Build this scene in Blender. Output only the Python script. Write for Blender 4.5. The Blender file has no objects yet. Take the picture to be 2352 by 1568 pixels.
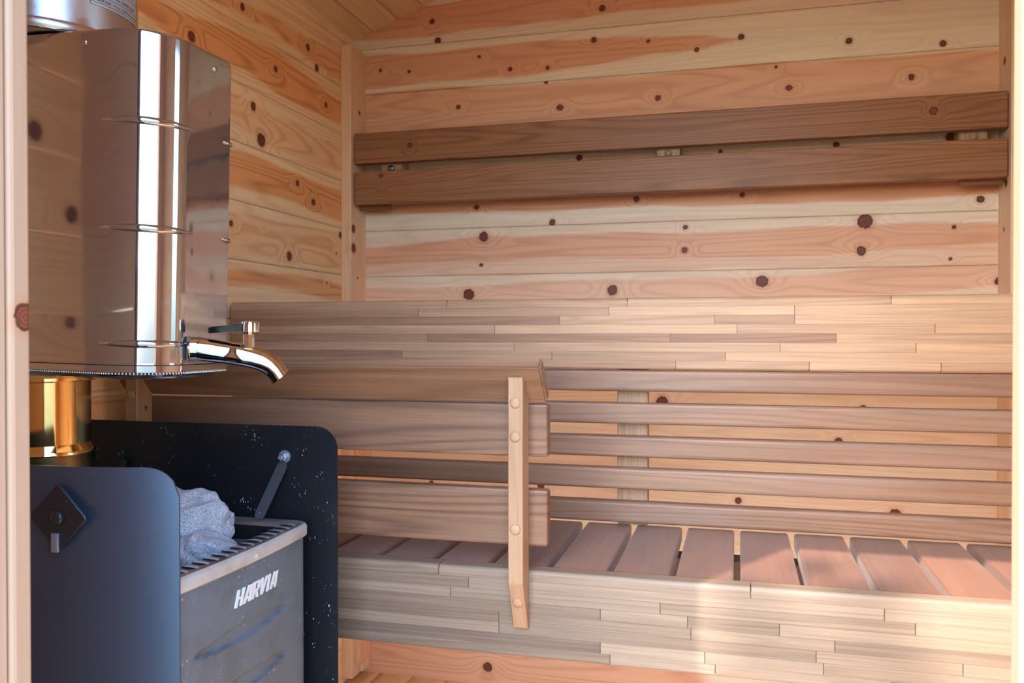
import bpy, bmesh, math, random
import numpy as np
from mathutils import Vector, Matrix, Euler
R = random.Random(7)
C = bpy.context.scene.collection
SC = bpy.context.scene

def lin(r, g, b):
    def f(c):
        c /= 255.0
        return c/12.92 if c <= .04045 else ((c+.055)/1.055)**2.4
    return (f(r), f(g), f(b), 1.0)

# ------------------------------------------------------------------ materials
def new_mat(name):
    m = bpy.data.materials.new(name); m.use_nodes = True
    nt = m.node_tree; nt.nodes.clear()
    out = nt.nodes.new('ShaderNodeOutputMaterial')
    bs = nt.nodes.new('ShaderNodeBsdfPrincipled')
    nt.links.new(bs.outputs[0], out.inputs[0])
    return m, nt, bs

class NB:
    """tiny node-building helper"""
    def __init__(s, nt): s.nt = nt
    def n(s, t, **k):
        x = s.nt.nodes.new(t)
        for a, b in k.items(): setattr(x, a, b)
        return x
    def put(s, sock, v):
        if isinstance(v, bpy.types.NodeSocket): s.nt.links.new(v, sock)
        elif v is not None: sock.default_value = v
    def math(s, op, a, b=None, c=None, clamp=False):
        x = s.n('ShaderNodeMath', operation=op, use_clamp=clamp)
        s.put(x.inputs[0], a)
        if b is not None: s.put(x.inputs[1], b)
        if c is not None: s.put(x.inputs[2], c)
        return x.outputs[0]
    def attr(s, name):
        return s.n('ShaderNodeAttribute', attribute_name=name)
    def vmul(s, v, xyz):
        x = s.n('ShaderNodeVectorMath', operation='MULTIPLY')
        s.put(x.inputs[0], v); x.inputs[1].default_value = xyz
        return x.outputs[0]
    def noise(s, v, scale, detail=2.0, rough=.5):
        x = s.n('ShaderNodeTexNoise'); s.put(x.inputs['Vector'], v)
        x.inputs['Scale'].default_value = scale; x.inputs['Detail'].default_value = detail
        x.inputs['Roughness'].default_value = rough
        return x.outputs[0]
    def mix(s, f, a, b, blend='MIX'):
        x = s.n('ShaderNodeMix', data_type='RGBA', blend_type=blend)
        s.put(x.inputs[0], f); s.put(x.inputs[6], a); s.put(x.inputs[7], b)
        return x.outputs[2]
    def mrange(s, v, a, b, c=0., d=1., smooth=True):
        x = s.n('ShaderNodeMapRange', interpolation_type='SMOOTHSTEP' if smooth else 'LINEAR')
        s.put(x.inputs[0], v)
        for i, q in enumerate((a, b, c, d)): x.inputs[1+i].default_value = q
        return x.outputs[0]

def wood(name, A, B, line=(120, 60, 30), lstr=.35, nlines=6., ku=1.0, kv=14., fiber=.25, knots=False,
         rough=.5, spec=.3, blotch=.35, bump=.12, grey=0., sharp=3.):
    m, nt, bs = new_mat(name); b = NB(nt)
    gc = b.attr('gc').outputs['Vector']
    tone = b.attr('tone').outputs['Fac']
    hcoord = b.vmul(gc, (ku, kv, kv))
    h = b.noise(hcoord, 1.0, 1.5, .45)
    if knots:
        h = b.math('ADD', h, b.attr('warp').outputs['Fac'])
    ph = b.math('MULTIPLY', h, nlines*6.283)
    w = b.math('MULTIPLY_ADD', b.math('SINE', ph), .5, .5)
    w = b.math('POWER', w, sharp)
    fib = b.noise(b.vmul(gc, (7., 420., 420.)), 1.0, 2.0, .6)
    fib2 = b.noise(b.vmul(gc, (2.5, 90., 90.)), 1.0, 2.0, .5)
    bl = b.noise(b.vmul(gc, (1.3, 7., 7.)), 1.0, 2.0, .5)
    t = b.math('MULTIPLY_ADD', b.math('SUBTRACT', bl, .5), blotch*2.2, tone)
    t = b.math('MINIMUM', b.math('MAXIMUM', t, 0.), 1.15)
    col = b.mix(t, lin(*A), lin(*B))
    ls = b.math('MULTIPLY', w, lstr)
    ls = b.math('MULTIPLY', ls, b.math('MULTIPLY_ADD', t, .7, .45))
    ls = b.math('MULTIPLY', ls, b.mrange(fib2, .3, .62, .5, 1.15))
    col = b.mix(ls, col, b.mix(.55, col, lin(*line)))
    fm = b.math('ADD', b.math('MULTIPLY', b.math('SUBTRACT', fib, .5), fiber*1.6), b.math('MULTIPLY', b.math('SUBTRACT', fib2, .5), fiber*1.6))
    g = b.n('ShaderNodeBrightContrast'); b.put(g.inputs[0], col)
    vm = b.n('ShaderNodeVectorMath', operation='SCALE'); b.put(vm.inputs[0], col); b.put(vm.inputs['Scale'], b.math('ADD', fm, 1.0))
    col = vm.outputs[0]
    nt.nodes.remove(g)
    if grey > 0:      # weathered silver sheen blotches of heat-treated boards
        gn = b.noise(b.vmul(gc, (2.2, 16., 16.)), 1.3, 3.0, .6)
        gf = b.math('MULTIPLY', b.mrange(gn, .42, .68), grey)
        col = b.mix(gf, col, b.mix(.6, col, lin(150, 140, 132)))
    if knots:
        k = b.attr('knot').outputs['Fac']              # 1-d/(3r)
        kd = b.math('MULTIPLY', b.math('SUBTRACT', 1.0, k), 3.0)
        jit = b.math('MULTIPLY', b.math('SUBTRACT', b.noise(gc, 160., 1.0), .5), .45)
        kj = b.math('ADD', kd, jit)
        halo = b.mrange(kj, 1.0, 1.9, .42, 0.)
        col = b.mix(halo, col, b.mix(.7, col, lin(176, 104, 60)))
        core = b.mrange(kj, .78, 1.0, 1., 0.)
        ring = b.math('MULTIPLY_ADD', b.math('SINE', b.math('MULTIPLY', kd, 21.)), .25, .35)
        kc = b.mix(ring, lin(98, 46, 32), lin(142, 74, 50))
        col = b.mix(core, col, kc)
        rim = b.math('MULTIPLY', b.mrange(kj, .62, .86), b.mrange(kj, .9, 1.08, 1., 0.))
        col = b.mix(b.math('MULTIPLY', rim, .75), col, lin(52, 22, 16))
    b.put(bs.inputs['Base Color'], col)
    bs.inputs['Roughness'].default_value = rough
    bs.inputs['Specular IOR Level'].default_value = spec
    if bump > 0:
        bp = b.n('ShaderNodeBump'); bp.inputs['Strength'].default_value = bump; bp.inputs['Distance'].default_value = .0015
        b.put(bp.inputs['Height'], b.math('ADD', fib, b.math('MULTIPLY', w, .6)))
        b.put(bs.inputs['Normal'], bp.outputs[0])
    return m

def metal(name, col, rough=.1, metallic=1., spots=0., spot_col=(190, 200, 210), scratch=0., spec=.5, coat=0., rvar=0., stain=None):
    m, nt, bs = new_mat(name); b = NB(nt)
    tc = b.n('ShaderNodeTexCoord').outputs['Object']
    c = lin(*col)
    base = None
    if stain:
        f = b.mrange(b.noise(tc, 18., 4., .65), .42, .68)
        base = b.mix(b.math('MULTIPLY', f, stain[3]), c, lin(*stain[:3]))
    if spots > 0:
        v = b.n('ShaderNodeTexVoronoi'); b.put(v.inputs['Vector'], b.vmul(tc, (1., 1., .6))); v.inputs['Scale'].default_value = 230.
        dn = b.noise(tc, 26., 3., .6)
        rad = b.mrange(dn, .36, .70, .0, .36)
        sp = b.math('MULTIPLY', b.math('LESS_THAN', b.math('ADD', v.outputs['Distance'], b.math('MULTIPLY', b.noise(tc, 400., 1.), .18)), rad), spots)
        hue = b.noise(tc, 60., 1.)
        sp = b.math('MULTIPLY', sp, b.mrange(hue, .35, .65, .12, 1.))
        base = b.mix(sp, base if base is not None else c, lin(*spot_col))
        b.put(bs.inputs['Metallic'], b.math('MULTIPLY', b.math('SUBTRACT', 1., sp), metallic))
    else:
        bs.inputs['Metallic'].default_value = metallic
    b.put(bs.inputs['Base Color'], base if base is not None else c)
    bs.inputs['Specular IOR Level'].default_value = spec
    if rvar > 0:
        r = b.mrange(b.noise(b.vmul(tc, (1., 1., 1.)), 14., 4., .6), .35, .7, rough, rough+rvar)
        b.put(bs.inputs['Roughness'], r)
    else:
        bs.inputs['Roughness'].default_value = rough
    if scratch > 0:
        bp = b.n('ShaderNodeBump'); bp.inputs['Strength'].default_value = scratch; bp.inputs['Distance'].default_value = .02
        b.put(bp.inputs['Height'], b.noise(b.vmul(tc, (1., 1., .55)), 9., 1.5, .4))
        b.put(bs.inputs['Normal'], bp.outputs[0])
    return m

M = {}
M['pine'] = wood('pine_panelling', (236, 214, 184), (222, 152, 110), (160, 88, 52), .42, 15., .7, 10., .14, True, .5, .28, .22, .08)
M['pine_side'] = wood('pine_panelling_amber', (244, 208, 160), (232, 160, 100), (158, 82, 42), .7, 16., .7, 10., .12, True, .5, .28, .22, .08)
M['pine_trim'] = wood('pine_trim', (236, 202, 164), (222, 170, 128), (170, 100, 60), .3, 4., .8, 12., .12, True, .45, .3, .25, .06)
M['pine_floor'] = wood('pine_floorboard', (238, 204, 160), (224, 172, 120), (165, 95, 50), .45, 5., .8, 11., .14, True, .5, .28, .25, .08)
M['backrest'] = wood('heat_treated_backrest_wood', (168, 116, 78), (132, 84, 52), (64, 32, 16), .8, 16., .7, 13., .28, True, .45, .3, .4, .1)
M['slat'] = wood('skirt_slat_wood', (160, 122, 95), (124, 89, 68), (86, 50, 36), .6, 16., .6, 14., .28, False, .42, .35, .4, .08, .25)
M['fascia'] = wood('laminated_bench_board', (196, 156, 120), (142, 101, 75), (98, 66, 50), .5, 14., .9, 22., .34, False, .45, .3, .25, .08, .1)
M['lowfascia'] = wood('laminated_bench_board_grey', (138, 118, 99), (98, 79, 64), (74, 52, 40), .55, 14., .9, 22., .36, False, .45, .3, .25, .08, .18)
M['seat'] = wood('seat_slat_wood', (136, 86, 60), (106, 64, 44), (70, 40, 30), .5, 14., .7, 12., .26, False, .4, .45, .4, .14, .1)
M['guard'] = wood('guard_board_wood', (140, 104, 79), (108, 76, 55), (52, 30, 22), 1.0, 20., .5, 6., .4, False, .45, .3, .3, .09, .1)
for _n in M['seat'].node_tree.nodes:
    if _n.type == 'BSDF_PRINCIPLED':
        _n.inputs['Sheen Weight'].default_value = .17; _n.inputs['Sheen Roughness'].default_value = .45; _n.inputs['Sheen Tint'].default_value = (1., .93, .86, 1)
M['alder'] = wood('pale_post_wood', (172, 138, 107), (152, 115, 86), (120, 78, 52), .5, 14., .7, 12., .2, False, .45, .3, .35, .06)
M['darkrail'] = wood('dark_under_rail_wood', (92, 60, 42), (70, 42, 28), (50, 30, 20), .3, 4., .8, 14., .2)
M['jamb'] = wood('door_frame_wood', (184, 150, 122), (160, 124, 96), (170, 110, 70), .22, 3., .7, 9., .1, True, .5, .25, .3, .04)
M['steel'] = metal('polished_stainless_steel', (180, 182, 188), .045, .95, scratch=.035, rvar=.04)
M['steel_dull'] = metal('dull_stainless_steel', (196, 196, 198), .14, 1., rvar=.2, scratch=.05)
M['chrome'] = metal('chrome', (225, 226, 230), .04, 1.)
M['gold'] = metal('heat_tinted_steel_pipe', (224, 190, 130), .07, 1., rvar=.05)
M['gold_dull'] = metal('sooty_heat_tinted_steel', (118, 96, 60), .3, 1., rvar=.2, stain=(30, 28, 26, .7))
M['shield'] = metal('black_powder_coated_sheet', (84, 99, 122), .36, .85, spec=.9)
M['shield_wet'] = metal('black_sheet_with_water_spots', (16, 18, 24), .38, 0., spots=.75, spot_col=(150, 162, 178), spec=.5)
M['strap'] = metal('wet_speckled_bracket', (60, 64, 70), .4, .2, spots=1., spot_col=(176, 184, 192))
M['black'] = metal('black_plate', (50, 52, 56), .32, .6, spots=.5, spot_col=(120, 126, 134), spec=.6)
M['blackplastic'] = metal('glossy_black_lever', (10, 11, 13), .3, 0., spec=.2)
M['stove'] = metal('grey_stove_enamel', (86, 97, 106), .42, .1, spots=.6, spot_col=(176, 180, 180), spec=.5, rvar=.12, stain=(70, 72, 70, .5))
M['rim'] = metal('worn_stove_rim', (176, 176, 182), .3, .9, rvar=.25, stain=(74, 66, 68, .7))
M['rimedge'] = metal('light_stove_rim_edge', (180, 176, 168), .4, .35, rvar=.2, stain=(150, 142, 128, .6))
M['soot'] = metal('sooty_steel', (26, 26, 28), .5, .4)
M['bolt'] = metal('zinc_bolt', (140, 148, 158), .3, .6)
M['badge'] = metal('light_grey_badge_letters', (214, 212, 208), .4, .2)
M['plate'] = metal('aluminium_plate_and_louvre_glint', (198, 202, 208), .35, .6)
M['ink'] = metal('black_ink', (18, 18, 20), .6, 0.)
M['screw'] = metal('grey_screw', (128, 132, 136), .35, 1.)
def stone_mat():
    m, nt, bs = new_mat('grey_sauna_stone'); b = NB(nt)
    tc = b.n('ShaderNodeTexCoord').outputs['Object']
    f = b.noise(tc, 520., 3., .7); g = b.noise(tc, 28., 3., .6)
    col = b.mix(b.mrange(f, .36, .66), lin(128, 130, 134), lin(196, 198, 200))
    col = b.mix(b.mrange(g, .35, .7, 0., .45), col, lin(120, 126, 136))
    b.put(bs.inputs['Base Color'], col); bs.inputs['Roughness'].default_value = .62
    bp = b.n('ShaderNodeBump'); bp.inputs['Strength'].default_value = .6; bp.inputs['Distance'].default_value = .002
    b.put(bp.inputs['Height'], f); b.put(bs.inputs['Normal'], bp.outputs[0])
    return m
M['stone'] = stone_mat()
def glass_mat():
    m = bpy.data.materials.new('window_glass'); m.use_nodes = True
    nt = m.node_tree; nt.nodes.clear(); b = NB(nt)
    out = b.n('ShaderNodeOutputMaterial'); mx = b.n('ShaderNodeMixShader')
    tr = b.n('ShaderNodeBsdfTransparent'); gl = b.n('ShaderNodeBsdfGlossy'); gl.inputs['Roughness'].default_value = .02
    fr = b.n('ShaderNodeFresnel'); fr.inputs[0].default_value = 1.4
    tr.inputs[0].default_value = (.95, .97, .96, 1)
    nt.links.new(fr.outputs[0], mx.inputs[0]); nt.links.new(tr.outputs[0], mx.inputs[1]); nt.links.new(gl.outputs[0], mx.inputs[2])
    nt.links.new(mx.outputs[0], out.inputs[0]); return m
M['glass'] = glass_mat()
def plain(name, ca, cb, scale, rough=.85):
    m, nt, bs = new_mat(name); b = NB(nt)
    tc = b.n('ShaderNodeTexCoord').outputs['Object']
    b.put(bs.inputs['Base Color'], b.mix(b.mrange(b.noise(tc, scale, 4., .6), .35, .65), lin(*ca), lin(*cb)))
    bs.inputs['Roughness'].default_value = rough; return m
M['ground'] = plain('gravel_ground', (104, 108, 92), (78, 86, 66), 6.)
M['outside'] = plain('outer_cladding', (120, 96, 76), (98, 78, 62), 8.)
M['bark'] = plain('tree_bark', (92, 78, 64), (60, 50, 42), 20.)
M['leaf'] = plain('tree_leaves', (70, 104, 44), (46, 78, 34), 12.)

# ------------------------------------------------------------------ mesh helpers
def root_loc(o):
    while o is not None and o.parent: o = o.parent
    return Vector(o.location) if o is not None else Vector((0, 0, 0))

def setattrs(me, gc=None, tone=None, knot=None, warp=None):
    n = len(me.vertices)
    if gc is not None:
        a = me.attributes.new('gc', 'FLOAT_VECTOR', 'POINT'); a.data.foreach_set('vector', np.ascontiguousarray(gc, dtype=np.float32).ravel())
    for nm, v in (('tone', tone), ('knot', knot), ('warp', warp)):
        if v is not None:
            a = me.attributes.new(nm, 'FLOAT', 'POINT')
            a.data.foreach_set('value', np.ascontiguousarray(np.broadcast_to(v, (n,)), dtype=np.float32))

def link(name, me, mat, parent=None, kind=None):
    o = bpy.data.objects.new(name, me)
    if mat is not None: me.materials.append(mat)
    C.objects.link(o)
    if parent is not None:
        me.transform(Matrix.Translation(-root_loc(parent)))
        o.parent = parent
    if kind: o['kind'] = kind
    return o

def thing(name, label, cat, loc, group=None):
    o = bpy.data.objects.new(name, None); C.objects.link(o); o.location = loc
    o.empty_display_size = .05
    o['label'] = label; o['category'] = cat
    if group: o['group'] = group
    return o

def tag(o, label, cat, group=None):
    o['label'] = label; o['category'] = cat
    if group: o['group'] = group
    return o

def bm_box(bm, x0, x1, y0, y1, z0, z1, bev=0., seg=2):
    r = bmesh.ops.create_cube(bm, size=1.0)
    vs = r['verts']
    for v in vs:
        v.co = Vector((x0+(v.co.x+.5)*(x1-x0), y0+(v.co.y+.5)*(y1-y0), z0+(v.co.z+.5)*(z1-z0)))
    if bev > 0:
        es = list({e for v in vs for e in v.link_edges})
        bmesh.ops.bevel(bm, geom=es, offset=bev, segments=seg, affect='EDGES', profile=.5)
    return vs

def bm_mesh(name, bm, smooth=False):
    bmesh.ops.recalc_face_normals(bm, faces=bm.faces)
    me = bpy.data.meshes.new(name); bm.to_mesh(me); bm.free()
    if smooth:
        me.polygons.foreach_set('use_smooth', [True]*len(me.polygons))
    return me

def co_of(me):
    a = np.empty(len(me.vertices)*3, dtype=np.float32); me.vertices.foreach_get('co', a); return a.reshape(-1, 3)

_seed = [10.0]
def nseed():
    _seed[0] += 3.713
    return _seed[0]

def wood_attrs(me, axis, tone=0.5, seed=None):
    co = co_of(me); s = nseed() if seed is None else seed
    o = {'x': (0, 1, 2), 'y': (1, 0, 2), 'z': (2, 0, 1)}[axis]
    gc = co[:, o].copy(); gc[:, 0] += s*1.7; gc[:, 1] += s; gc[:, 2] += s*.37
    setattrs(me, gc, tone)

def board(name, dims, mat, axis='x', parent=None, bev=.003, seg=2, tone=.5, kind=None, knots=None, seed=None):
    bm = bmesh.new(); bm_box(bm, *dims, bev, seg)
    me = bm_mesh(name, bm)
    wood_attrs(me, axis, tone, seed)
    return link(name, me, mat, parent, kind)

def prism(bm, poly, axis, a0, a1):
    """extrude a 2-D polygon along axis; poly pairs are the two remaining axes in xyz order"""
    def P(p, a):
        return {'x': (a, p[0], p[1]), 'y': (p[0], a, p[1]), 'z': (p[0], p[1], a)}[axis]
    v0 = [bm.verts.new(P(p, a0)) for p in poly]; v1 = [bm.verts.new(P(p, a1)) for p in poly]
    n = len(poly)
    bm.faces.new(v0); bm.faces.new(v1[::-1])
    for i in range(n): bm.faces.new((v0[i], v0[(i+1) % n], v1[(i+1) % n], v1[i]))
    return v0+v1

def lathe(bm, prof, c, axis='z', n=48, cap=True):
    """prof = [(r, h)...] about axis through c"""
    def P(r, a, h):
        ca, sa = r*math.cos(a), r*math.sin(a)
        return {'z': (c[0]+ca, c[1]+sa, c[2]+h), 'x': (c[0]+h, c[1]+ca, c[2]+sa), 'y': (c[0]+ca, c[1]+h, c[2]+sa)}[axis]
    rings = [[bm.verts.new(P(r, 2*math.pi*i/n, h)) for i in range(n)] for r, h in prof]
    for a, b in zip(rings, rings[1:]):
        for i in range(n): bm.faces.new((a[i], a[(i+1) % n], b[(i+1) % n], b[i]))
    if cap:
        bm.faces.new(rings[0]); bm.faces.new(rings[-1][::-1])

def tube(bm, pts, radii, n=16, flat=1.0, up=Vector((0, 1, 0))):
    pts = [Vector(p) for p in pts]; rings = []
    for i, p in enumerate(pts):
        t = (pts[min(i+1, len(pts)-1)] - pts[max(i-1, 0)]).normalized()
        s = t.cross(up)
        if s.length < 1e-4: s = t.cross(Vector((1, 0, 0)))
        s.normalize(); u = s.cross(t)
        r = radii[i] if hasattr(radii, '__len__') else radii
        rings.append([bm.verts.new(p + s*r*math.cos(2*math.pi*k/n) + u*r*flat*math.sin(2*math.pi*k/n)) for k in range(n)])
    for a, b in zip(rings, rings[1:]):
        for i in range(n): bm.faces.new((a[i], a[(i+1) % n], b[(i+1) % n], b[i]))
    bm.faces.new(rings[0]); bm.faces.new(rings[-1][::-1])

def smooth_by_angle(o, deg=35):
    me = o.data
    me.polygons.foreach_set('use_smooth', [True]*len(me.polygons))
    bm = bmesh.new(); bm.from_mesh(me); ca = math.radians(deg)
    for e in bm.edges:
        e.smooth = not (len(e.link_faces) != 2 or e.calc_face_angle(0) > ca)
    bm.to_mesh(me); bm.free()
    return o

def metal_part(name, bm, mat, parent, ang=35):
    o = link(name, bm_mesh(name, bm), mat, parent)
    return smooth_by_angle(o, ang)

# ------------------------------------------------------------------ plank walls with knots
KB=[(-0.827,0.872,0.0085),(-0.348,0.862,0.0104),(-0.810,0.817,0.0110),(-0.370,0.780,0.0093),(-0.226,0.764,0.0057),(-0.689,0.762,0.0060),(-0.983,0.748,0.0062),(-0.896,0.738,0.0061),(-0.601,0.721,0.0071),(-0.496,0.716,0.0071),(-0.500,0.678,0.0059),(-0.750,0.628,0.0073),(-0.462,0.607,0.0094),(-0.201,0.614,0.0091),(0.009,0.754,0.0089),(-0.102,0.731,0.0079),(0.266,0.721,0.0097),(0.478,0.696,0.0094),(0.094,0.671,0.0049),(0.125,0.616,0.0088),(0.408,0.621,0.0095),(-0.697,0.348,0.0084),(-0.257,0.352,0.0092),(-0.483,0.299,0.0106),(-0.677,0.266,0.0156),(-0.130,0.274,0.0079),(-0.132,0.215,0.0090),(0.012,0.352,0.0078),(0.561,0.318,0.0104),(0.305,0.275,0.0204),(0.296,0.202,0.0140),(0.504,0.254,0.0063),(0.496,0.178,0.0052),(-0.684,0.188,0.0060),(-0.720,0.107,0.0169),(-0.320,0.114,0.0162),(0.061,0.131,0.0166),(0.605,0.122,0.0134),(0.237,0.467,0.0086),(-0.042,0.465,0.0067),(0.497,0.470,0.0147),(-0.409,0.469,0.0105),(-0.189,-0.183,0.0194),(0.301,-0.185,0.0075),(0.245,-0.269,0.0098),(0.004,-0.430,0.0100),(0.376,-0.444,0.0139),(-0.831,-0.421,0.0074),(-0.515,-0.416,0.0107),(-0.667,-0.926,0.0145)]
KL=[(1.668,0.722,0.0106),(1.486,0.596,0.0131),(1.964,0.729,0.0111),(2.011,0.691,0.0113),(1.807,0.627,0.0093),(2.065,0.808,0.0035),(2.062,0.608,0.0093),(1.710,0.514,0.0118),(1.743,0.444,0.0180),(1.909,0.374,0.0087),(1.991,0.339,0.0101),(1.621,0.238,0.0085),(1.751,0.241,0.0030),(2.144,0.271,0.0108),(1.868,0.188,0.0139),(2.119,0.218,0.0048),(2.064,0.135,0.0041),
(.554,.196,.017),(.641,.318,.018),(.562,.018,.012),(.95,.30,.016),(1.2,.05,.012),(.8,-.1,.014),(1.32,.42,.011),(1.05,.62,.012),(.75,.5,.013)]
BB=[(0.90,[(-1.042,0.929,0.839),(-0.817,0.925,0.836),(-0.445,0.940,0.838),(0.006,0.936,0.848),(0.315,0.944,0.880)]),
(0.85,[(-1.029,0.794,0.695),(-0.690,0.789,0.697),(-0.386,0.783,0.714),(-0.214,0.775,0.732),(-0.080,0.767,0.731),(0.028,0.753,0.744),(0.112,0.743,0.743)]),
(0.80,[(-1.029,0.683,0.542),(-0.328,0.678,0.548),(0.112,0.678,0.551),(0.604,0.676,0.556)]),
(0.90,[(-1.030,0.405,0.341),(-0.566,0.397,0.333),(-0.102,0.399,0.325),(0.317,0.390,0.328),(0.605,0.381,0.327)]),
(0.75,[(-1.030,0.250,0.201),(-0.691,0.263,0.196),(-0.268,0.265,0.196),(0.113,0.264,0.193),(0.416,0.264,0.197),(0.606,0.257,0.211)]),
(0.40,[(-1.030,0.225,0.166),(-0.328,0.225,0.159),(0.606,0.226,0.169)]),
(0.55,[(-1.031,0.131,0.093),(-0.566,0.136,0.086),(-0.213,0.140,0.085),(0.217,0.151,0.091),(0.606,0.169,0.107)]),
(0.35,[(-1.225,-0.121,-0.557),(-0.506,-0.113,-0.504),(-0.309,-0.111,-0.481),(-0.224,-0.155,-0.270),(-0.145,-0.199,-0.222)]),
(0.85,[(-1.116,-0.868,-1.084),(-0.518,-0.861,-1.040),(-0.100,-0.878,-1.060)])]
BL=[(0.75,[(1.545,0.709,0.695),(1.640,0.725,0.706),(1.822,0.754,0.704),(1.948,0.755,0.700),(2.156,0.778,0.691)]),
(1.00,[(1.0,.63,.6),(1.338,0.625,0.590),(1.486,0.634,0.577),(1.673,0.660,0.585),(1.821,0.666,0.569),(1.947,0.656,0.565),(2.164,0.645,0.577)]),
(0.45,[(1.614,0.525,0.464),(1.781,0.514,0.439),(1.947,0.513,0.436),(2.163,0.508,0.448)]),
(1.00,[(1.1,.38,.33),(1.618,0.396,0.317),(1.742,0.400,0.320),(1.902,0.399,0.323),(1.992,0.400,0.310),(2.165,0.394,0.314)]),
(0.45,[(1.612,0.267,0.178),(1.859,0.271,0.175),(2.167,0.273,0.170)]),
(0.85,[(1.2,.13,.1),(1.603,0.140,0.106),(1.858,0.141,0.101),(2.171,0.137,0.091)]),
(0.80,[(1.202,-0.103,-0.166),(1.292,-0.107,-0.176),(1.668,-0.111,-0.218)])]

def smooth_noise(u, seed, freqs=((2.1, 1.), (4.7, .5), (9.3, .25))):
    rs = np.random.RandomState(seed); out = np.zeros_like(u)
    for f, a in freqs: out += a*np.sin(u*f*2*math.pi*.5 + rs.rand()*6.28)
    return out

def planks(name, mapf, u0, u1, vseams, step, mat, kind, knots=(), bands=(), seed=1, groove=.001, depth=.002, thick=.03, base=0.05,
           backbox=None, outline=None, wav=.004):
    """one mesh of tongue-and-groove planks on a (u, v) sheet. mapf(u, v, d) -> world; d is depth behind the face.
    outline(u) gives the v limit for sloped tops."""
    rs = np.random.RandomState(seed)
    V = []; Fc = []; GC = []; TN = []; KN = []; WP = []
    base_i = 0
    kn = np.array(knots) if len(knots) else np.zeros((0, 3))
    us = np.arange(u0, u1+step*.5, step)
    if abs(us[-1]-u1) > 1e-6: us[-1] = u1
    for pi in range(len(vseams)-1):
        va, vb = vseams[pi], vseams[pi+1]
        nv = max(2, int(round((vb-va)/step)))
        inner = np.linspace(va+groove, vb-groove, nv)
        vs = np.concatenate([[va+groove*.3], inner, [vb-groove*.3]])
        ds = np.concatenate([[depth], np.zeros(nv), [depth]])
        U, W = np.meshgrid(us, vs, indexing='ij'); D = np.broadcast_to(ds, U.shape).copy()
        if outline is not None: W = np.minimum(W, outline(U))
        t = np.full(U.shape, base + rs.rand()*.18)
        for bi, (bt, pts) in enumerate(bands):
            pu = [p[0] for p in pts]; top = np.interp(U, pu, [p[1] for p in pts]); bot = np.interp(U, pu, [p[2] for p in pts])
            w1 = smooth_noise(U, seed*31+bi)*wav; w2 = smooth_noise(U, seed*57+bi)*wav
            soft = .005
            f = np.clip((top+w1-W)/soft+.5, 0, 1)*np.clip((W-bot-w2)/soft+.5, 0, 1)
            endf = np.clip((U-pu[0])/.05+1, 0, 1)*np.clip((pu[-1]-U)/.05+1, 0, 1)
            t = np.maximum(t, bt*f*endf)
        if not len(bands):
            t = t + rs.rand()*.7
        K = np.zeros(U.shape); WPv = np.zeros(U.shape)
        for (ku, kz, kr) in kn*np.array([1, 1, .88]) if len(kn) else kn:
            if kz < va-.001 or kz > vb+.001:
                continue
            a = rs.uniform(-.3, .3); du = U-ku; dv = W-kz
            el = rs.uniform(.85, 1.1)
            d = np.sqrt((du*el)**2 + dv**2)/kr
            K = np.maximum(K, np.clip(1-d/3., 0, 1))
            tail = np.exp(-(dv/(kr*.42))**2)*np.exp(-np.abs(du)/(kr*4.))*.36      # resin streak along the grain
            K = np.maximum(K, np.where(d > 1.05, np.minimum(tail*1.0, .5), 0))
            WPv += .2*np.exp(-((du/(kr*3.4))**2 + (dv/(kr*2.0))**2))*np.sign(rs.rand()-.4)
        P = mapf(U.ravel(), W.ravel(), D.ravel())
        so = rs.rand()*40
        gcm = np.stack([U.ravel()+so*3, W.ravel()+so*.7, np.full(U.size, so)], 1)
        V.append(P); GC.append(gcm); TN.append(t.ravel()); KN.append(K.ravel()); WP.append(WPv.ravel())
        nu, nvv = U.shape
        idx = (np.arange(nu)[:, None]*nvv + np.arange(nvv)[None, :]) + base_i
        Fc.append(np.stack([idx[:-1, :-1], idx[1:, :-1], idx[1:, 1:], idx[:-1, 1:]], -1).reshape(-1, 4))
        base_i += U.size
    if backbox is not None:
        for (x0, x1, y0, y1, z0, z1) in backbox:
            bx = np.array([[x, y, z] for x in (x0, x1) for y in (y0, y1) for z in (z0, z1)], float)
            fi = np.array([[0, 1, 3, 2], [4, 6, 7, 5], [0, 4, 5, 1], [2, 3, 7, 6], [0, 2, 6, 4], [1, 5, 7, 3]])+base_i
            V.append(bx); Fc.append(fi); GC.append(bx[:, [2, 0, 1]]+3.3); TN.append(np.full(8, .4)); KN.append(np.zeros(8)); WP.append(np.zeros(8)); base_i += 8
    V = np.concatenate(V); Fc = np.concatenate(Fc)
    me = bpy.data.meshes.new(name)
    me.vertices.add(len(V)); me.vertices.foreach_set('co', V.astype(np.float32).ravel())
    me.loops.add(Fc.size); me.loops.foreach_set('vertex_index', Fc.astype(np.int32).ravel())
    me.polygons.add(len(Fc)); me.polygons.foreach_set('loop_start', np.arange(0, Fc.size, 4, dtype=np.int32))
    me.update(calc_edges=True); me.validate()
    setattrs(me, np.concatenate(GC), np.concatenate(TN), np.concatenate(KN), np.concatenate(WP))
    return link(name, me, mat, None, kind)

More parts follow.
